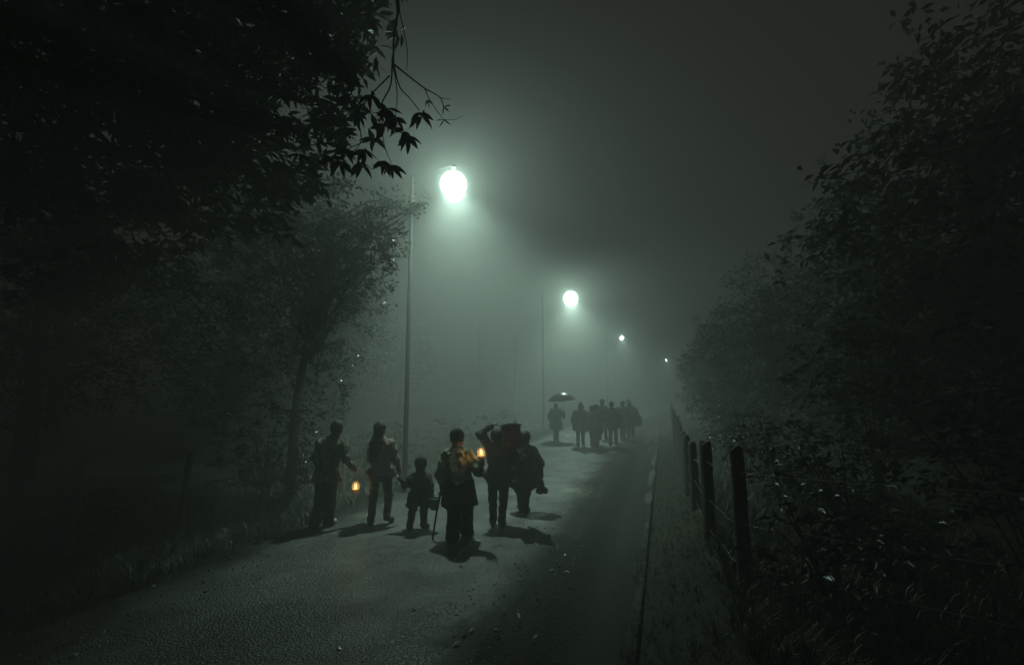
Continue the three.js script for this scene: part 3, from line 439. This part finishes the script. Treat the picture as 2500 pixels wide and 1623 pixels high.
// the near party
const front = 'walkers of the near party';
person({ x: -3.05, z: -8, group: front, label: 'leftmost walker in a loose patterned shirt holding a low hanging jar lantern', top: M.shirt, topName: 'shirt', loose: .018, w: .92, bottom: M.black, shoe: M.paleShoe, hair: 'full', handR: 'grip', hem: .72, legLoose: .03, flare: .02,
  J: { head: [.13, 1.58, 0], neck: [.09, 1.43, 0], shL: [-.15, 1.36, 0], shR: [.24, 1.35, 0], elL: [-.19, 1.10, .05], wrL: [-.18, .86, -.12], elR: [.30, 1.08, .02], wrR: [.42, .90, -.08], chest: [.03, 1.24, 0], pelvis: [-.01, .84, 0], hipL: [-.09, .79, 0], hipR: [.09, .79, 0], knL: [-.12, .42, -.05], anL: [-.12, .09, .12], knR: [.05, .42, -.05], anR: [.04, .06, -.04] } });
person({ x: -2.2, z: -8.17, group: front, label: 'long haired woman in a pale pink jacket holding the hand of a child', top: M.pink, bottom: M.denim, hair: 'long', w: .9, hem: .78, legLoose: .010, handR: 'grip',
  J: { head: [-.05, 1.55, 0], neck: [-.03, 1.40, 0], shL: [-.17, 1.33, 0], shR: [.15, 1.33, 0], elL: [-.21, 1.06, -.05], wrL: [-.16, .86, -.2], elR: [.24, 1.06, .02], wrR: [.30, .84, 0], chest: [-.02, 1.22, 0], pelvis: [-.02, .84, 0], hipL: [-.11, .79, 0], hipR: [.08, .79, 0], knL: [-.14, .42, -.05], anL: [-.14, .07, .05], knR: [.12, .44, -.05], anR: [.13, .15, .08], toeR: [.18, .06, -.04] } });
person({ x: -1.51, z: -7.85, q: .72, hq: .92, group: front, label: 'small child in a dark coat and cap walking hand in hand beside the woman', top: M.dark, bottom: M.brown, shoe: M.redBoot, hair: 'full', hat: 'beanie', w: 1.12, hem: .36, loose: .025, handR: 'grip', cell: .012,
  J: { head: [.03, 1.01, 0], neck: [.02, .89, 0], shL: [-.10, .83, 0], shR: [.13, .83, 0], elL: [-.21, .70, .03], wrL: [-.31, .79, 0], elR: [.19, .67, .03], wrR: [.21, .56, 0], chest: [.02, .74, 0], pelvis: [.02, .50, 0], hipL: [-.05, .47, 0], hipR: [.09, .47, 0], knL: [-.10, .26, -.04], anL: [-.12, .06, .03], knR: [.09, .26, -.04], anR: [.10, .10, .05], toeR: [.15, .05, -.04] } });
const dave = person({ x: -.79, z: -7.34, group: front, label: 'middle walker in a knitted cap with raised lantern, stick and printed back cloth', top: M.camo, bottom: M.black, hair: false, hat: 'beanie', w: 1.12, loose: .028, hem: .80, legLoose: .035, flare: .03, handR: 'grip', handL: 'grip', skirt: [.50, .17, .20, M.black, 'coat_skirt'], hq: 1.05, twistR: .3,
  J: { head: [-.05, 1.47, 0], neck: [-.05, 1.33, 0], shL: [-.21, 1.25, 0], shR: [.13, 1.26, 0], elL: [-.29, .98, .06], wrL: [-.28, .72, -.04], elR: [.29, 1.01, .14], wrR: [.33, 1.14, .14], chest: [-.04, 1.14, 0], pelvis: [-.01, .76, 0], hipL: [-.10, .71, 0], hipR: [.09, .71, 0], knL: [-.09, .38, -.04], anL: [-.08, .09, .15], knR: [.11, .38, -.04], anR: [.10, .10, -.1], toeR: [.16, .05, -.22] } });
part('back_cloth', sdf([bone([-.09, 1.24, .14], [-.02, .92, .17], .07, .08), bone([.0, 1.24, .14], [.02, .92, .17], .07, .08), bone([-.12, 1.3, .06], [.04, 1.3, .06], .05)], { cell: .011, k: .06, shape: folds(.016, 1.2) }), M.print, dave);
part('hanging_cloth', sdf([bone([.03, .5, .04], [.03, .16, .06], .03, .035)], { cell: .011, k: .02, shape: folds(.008) }), M.grey, dave);
person({ x: -.23, z: -8.05, group: front, label: 'walker carrying a dark red crate on one shoulder, left arm bent overhead', top: M.grey, bottom: M.black, hair: 'full', loose: .03, hem: .76, legLoose: .012, w: 1.05, handL: 'grip', handR: 'grip',
  J: { head: [-.03, 1.44, -.05], neck: [.01, 1.31, 0], shL: [-.14, 1.26, 0], shR: [.22, 1.24, 0], elL: [-.30, 1.47, -.05], wrL: [-.13, 1.60, -.06], elR: [.31, 1.02, -.1], wrR: [.24, 1.22, -.24], chest: [.03, 1.13, 0], pelvis: [.01, .80, 0], hipL: [-.08, .77, 0], hipR: [.10, .77, 0], knL: [-.09, .42, -.05], anL: [-.08, .09, -.05], knR: [.09, .42, -.05], anR: [.06, .09, .1] } });
person({ x: .19, z: -8.84, group: front, label: 'stocky walker at the right of the near party carrying a small dark bag', top: M.dark, bottom: M.black, hair: 'full', w: 1.35, loose: .03, hem: .48, handR: 'grip', legLoose: .01,
  J: { head: [.05, 1.34, 0], neck: [.04, 1.20, 0], shL: [-.15, 1.12, 0], shR: [.21, 1.12, 0], elL: [-.24, .87, -.03], wrL: [-.18, .63, -.12], elR: [.32, .88, .02], wrR: [.33, .65, -.04], chest: [.03, 1.0, 0], pelvis: [.01, .62, 0], hipL: [-.10, .58, 0], hipR: [.12, .58, 0], knL: [-.04, .32, -.08], anL: [-.02, .08, -.24], knR: [.07, .32, -.02], anR: [.05, .08, .02], toeR: [.1, .045, -.1] } });
// what they carry
function jarLantern(label, x, y, z, s, hangs) {
  const t = thing('jar_lantern', label, 'lantern', x, y, z), pts = [[0, 0], [.052, 0], [.060, .012], [.062, .10], [.060, .135], [.044, .158], [.044, .185], [.047, .187], [.047, .19], [.041, .19], [.041, .16], [.057, .133], [.059, .10], [.057, .014], [0, .006]].map(([a, b]) => new THREE.Vector2(a * s, b * s));
  part('glass_jar', new THREE.LatheGeometry(pts, 28), M.jar, t);
  part('candle', new THREE.LatheGeometry([[0, .008], [.046, .008], [.048, .02], [.047, .062], [.040, .066], [.03, .060], [0, .058]].map(([a, b]) => new THREE.Vector2(a * s, b * s)), 24), M.wax, t);
  const fl = new THREE.LatheGeometry([[0, .070], [.006, .076], [.009, .088], [.006, .104], [.002, .116], [0, .12]].map(([a, b]) => new THREE.Vector2(a * s * .9, b * s)), 12); part('flame', fl, M.flame, t);
  part('wick', seg([0, .058 * s, 0], [.002, .074 * s, 0], .0015, .001), M.hair, t);
  part('neck_wire', new THREE.TorusGeometry(.046 * s, .003, 6, 24).rotateX(Math.PI / 2).translate(0, .172 * s, 0), M.wire, t);
  const H = hangs; part('wire_handle', tube([[-.046 * s, .172 * s, 0], [-.04 * s, .172 * s + H * .5, 0], [0, .172 * s + H, 0], [.04 * s, .172 * s + H * .5, 0], [.046 * s, .172 * s, 0]], .0028, .0028, 6, 30), M.wire, t);
  const beads = []; for (let i = 0; i < 16; i++) { const a = rnd() * 6.3, h = rr(.105, .165); beads.push(new THREE.IcosahedronGeometry(.005, 0).translate(Math.cos(a) * .064 * s, h * s, Math.sin(a) * .064 * s)); }
  tag(part('beads', mergeGeometries(beads), M.wire, t), '', '', '', 'stuff');
  const l = new THREE.PointLight(CANDLE, CANDLE_POWER, 0, 2); l.position.set(x, y + .092 * s, z); l.castShadow = true; l.name = 'candle_light'; scene.add(l);
}

jarLantern('jar lantern with a candle hanging low between the leftmost walker and the woman', -2.60, .55, -8.08, 1.0, .14);
jarLantern('jar lantern with a candle held up in the raised hand of the middle walker', -.46, 1.215, -7.19, .95, .10);
{
  const b = thing('bucket', 'green plastic bucket hanging from the right hand of the child', 'bucket', -1.23, .36, -7.75);
  const g = new THREE.MeshStandardMaterial({ color: new THREE.Color().setRGB(.012, .15, .075), roughness: .4 });
  part('pail', new THREE.LatheGeometry([[0, 0], [.060, 0], [.064, .006], [.078, .17], [.084, .172], [.084, .18], [.075, .18], [.061, .012], [0, .01]].map(([x, y]) => new THREE.Vector2(x, y)), 28), g, b);
  part('rim', new THREE.TorusGeometry(.083, .005, 8, 32).rotateX(Math.PI / 2).translate(0, .176, 0), new THREE.MeshStandardMaterial({ color: new THREE.Color().setRGB(.3, .42, .34), roughness: .3 }), b);
  part('bail', tube([[-.083, .172, 0], [-.07, .23, .0], [0, .262, .0], [.07, .23, 0], [.083, .172, 0]], .003, .003, 6, 24), M.wire, b);
  const st = thing('walking_stick', 'straight walking stick leaning in the left hand of the middle walker', 'stick', -1.18, .03, -7.3);
  part('shaft', tube([[0, 0, 0], [.045, .36, -.03], [.12, .78, -.08]], .013, .016, 8, 10), M.brown, st); part('ferrule', seg([-.001, -.005, 0], [.006, .06, -.004], .015, .0155, 8), M.shoe, st); part('knob', new THREE.SphereGeometry(.022, 10, 8).translate(.12, .785, -.08), M.brown, st);
}
{
  const c = thing('crate', 'dark red crate carried on the shoulder beside a head', 'crate', .0, 1.29, -8.02, .12); c.rotation.z = .09;
  const red = new THREE.MeshStandardMaterial({ color: new THREE.Color().setRGB(.10, .022, .018), roughness: .5 }), W = .30, H = .36, D = .3;
  const wall = (w, h, d, x, y, z) => { const g = new THREE.BoxGeometry(w, h, d, 1, 1, 1); g.translate(x, y, z); return g; };
  for (const z of [-D / 2, D / 2]) for (let i = 0; i < 4; i++) part('slat', wall(W, H / 4 - .012, .012, 0, H / 8 + i * H / 4, z), red, c);
  for (const x of [-W / 2, W / 2]) for (let i = 0; i < 4; i++) part('slat', wall(.012, H / 4 - .012, D - .016, x * .98, H / 8 + i * H / 4, 0), red, c);
  for (const x of [-1, 1]) for (const z of [-1, 1]) part('corner_post', wall(.03, H + .004, .03, x * (W / 2 - .026), H / 2, z * (D / 2 - .024)), red, c);
  part('base', wall(W - .02, .012, D - .02, 0, .006, 0), red, c);
  part('rim', mergeGeometries([wall(W + .03, .022, .03, 0, H + .012, -D / 2), wall(W + .03, .022, .03, 0, H + .012, D / 2), wall(.03, .022, D - .032, -W / 2, H + .012, 0), wall(.03, .022, D - .032, W / 2, H + .012, 0)]), M.dark, c);
  const st = thing('stick', 'thin pale stick poking up out of the red crate', 'stick', .03, 1.45, -8.0); part('shaft', tube([[-.03, 0, 0], [.0, .2, 0], [.02, .33, 0]], .007, .005, 6, 6), M.pale, st); part('twig', seg([0, .22, 0], [.035, .31, .01], .004, .003), M.pale, st);
  const bag = thing('bag', 'small dark bag hanging from the right hand of the stocky walker', 'bag', .545, .36, -8.85);
  part('pouch', sdf([bone([-.04, .07, 0], [.05, .07, 0], .07, .065), bone([-.02, .15, 0], [.0, .18, 0], .055, .04), bone([-.02, .2, 0], [-.01, .24, 0], .03, .018)], { cell: .01, k: .05, shape: folds(.008, 1.5) }), M.black, bag);
  part('strap', tube([[-.03, .20, 0], [-.035, .28, .01], [-.005, .28, .01], [0, .20, 0]], .006, .006, 6, 16), M.black, bag);
}
// the far party
const far = 'walkers of the far group under the second lamp';
function farJ(h, step, sway = 0, wide = 1) {
  const k = h / 1.7, m = (x, y, z) => [x * k, y * k, z * k];
  return { head: m(sway, 1.57, -.02), neck: m(sway * .7, 1.42, 0), shL: m(-.18 * wide + sway * .5, 1.37, 0), shR: m(.18 * wide + sway * .5, 1.37, 0), elL: m(-.25 * wide, 1.08, .04), wrL: m(-.23 * wide, .85, -.08), elR: m(.25 * wide, 1.08, .04), wrR: m(.23 * wide, .85, -.08), chest: m(sway * .4, 1.22, 0), pelvis: m(0, .88, 0), hipL: m(-.095, .84, 0), hipR: m(.095, .84, 0), knL: m(-.10, .46, -.06 + step * .05), anL: m(-.10, .09, step * .16), knR: m(.10, .46, -.06 - step * .05), anR: m(.10, .09, -step * .16) };
}
const FP = (x, d, h, o) => { const { arms, ...r } = o, J = { ...farJ(h, r.step ?? .6, r.sway ?? 0, r.wide ?? 1), ...arms }; return person({ x, z: -d, cell: .022, q: h / 1.7, group: far, J, bottom: M.dark, hair: 'full', ...r }); };
FP(2.70, 18.9, 1.64, { label: 'far walker in a pointed hood, leftmost of the dense far group', top: M.dark, hat: 'hood', hoodPeak: .10, hair: false, loose: .055, w: 1.2, hem: .60, ry: -.15, wide: 1.15, step: .9, sway: .03 });
FP(3.16, 18.6, 1.60, { label: 'far walker in a greyish jacket, second from the left in the far group', top: M.jacket, w: 1.3, loose: .04, ry: -.45, hem: .62, step: -.5, sway: -.05 });
FP(3.38, 19.3, 1.63, { label: 'far walker close beside the hooded one, third from the left in the far group', top: M.brown, bottom: M.black, w: 1.2, loose: .05, ry: .1, hem: .5, step: .5, sway: .03 });
FP(4.02, 21.2, 1.80, { label: 'tallest far walker, paler in the mist behind the others', top: M.grey, ry: -.5, step: .5, wide: .95 });
FP(4.03, 19.1, 1.75, { label: 'broad far walker with legs apart right of the middle of the far group', top: M.dark, w: 1.2, ry: -.25, loose: .035, wide: 1.15, step: .9, hem: .72, sway: -.04 });
FP(4.98, 21.6, 1.71, { label: 'far walker second from the right in the far group', top: M.dark, ry: -.6, w: 1.25, loose: .05, hem: .58, step: -.8, sway: .04 });
FP(5.52, 22.2, 1.66, { label: 'rightmost far walker, round shouldered with a bundle at the hip', top: M.black, ry: -.3, w: 1.35, loose: .055, sway: -.05, wide: 1.2, step: .6, hem: .55, handR: 'grip' });
FP(5.95, 24.4, 1.74, { label: 'faintest far walker, half hidden behind the rightmost one', top: M.grey, ry: -.35, step: -.6, w: 1.1 });
FP(1.92, 20.9, 1.62, { label: 'lone far walker in a long loose coat under the open umbrella', top: M.brown, hem: .50, ry: -.25, step: .1, loose: .05, w: 1.1, handR: 'grip', arms: { elR: [.33, 1.06, .02], wrR: [.32, 1.22, -.13], elL: [-.28, 1.06, .02], wrL: [-.33, .92, -.16], anL: [-.035, .09, .14], knL: [-.045, .44, -.02], anR: [.05, .09, -.06], knR: [.05, .44, -.05] } });
{
  const u = thing('umbrella', 'open dark umbrella tilted over the lone far walker', 'umbrella', 2.26, 1.26, -21.04); u.rotation.z = .10; u.rotation.x = .06;
  const um = new THREE.MeshStandardMaterial({ color: new THREE.Color().setRGB(.03, .03, .032), roughness: .28, side: THREE.DoubleSide }), R = .64, top = .86;
  for (let k = 0; k < 8; k++) {
    const pos = [], idx = [], n = 6, m = 4;
    for (let i = 0; i <= n; i++) for (let j = 0; j <= m; j++) { const a0 = (k + j / m) * Math.PI / 4, th = i / n * 1.05, sag = 1 - .05 * Math.sin(Math.PI * j / m) * i / n, r = R * Math.sin(th) / Math.sin(1.05) * sag; pos.push(Math.cos(a0) * r, top - .34 * (1 - Math.cos(th)) / (1 - Math.cos(1.05)) + .03 * Math.sin(Math.PI * j / m) * i / n * .4, Math.sin(a0) * r); if (i < n && j < m) { const q = i * (m + 1) + j; idx.push(q, q + 1, q + m + 1, q + 1, q + m + 2, q + m + 1); } }
    const g = new THREE.BufferGeometry(); g.setAttribute('position', new THREE.Float32BufferAttribute(pos, 3)); g.setIndex(idx); g.computeVertexNormals(); part('canopy_panel', g, um, u);
    const a = k * Math.PI / 4; part('rib', tube([[0, top - .02, 0], [Math.cos(a) * R * .55, top - .105, Math.sin(a) * R * .55], [Math.cos(a) * R * .99, top - .345, Math.sin(a) * R * .99]], .004, .003, 5, 8), M.steel, u);
  }
  part('shaft', seg([0, -.05, 0], [0, top + .06, 0], .008, .006, 8), M.steel, u); part('handle', tube([[0, -.05, 0], [0, -.12, 0], [.02, -.15, 0], [.045, -.13, 0]], .013, .012, 8, 10), M.shoe, u);
  const b = thing('bundle', 'dark rounded bundle carried at the hip of the rightmost far walker', 'bundle', 5.86, .72, -22.1); part('sack', sdf([bone([0, .0, 0], [.04, .16, 0], .15, .12)], { cell: .02, k: .04, shape: folds(.014) }), M.black, b); part('knot', new THREE.SphereGeometry(.05, 10, 8).translate(.05, .3, 0), M.black, b);
}
renderer.render(scene, camera);
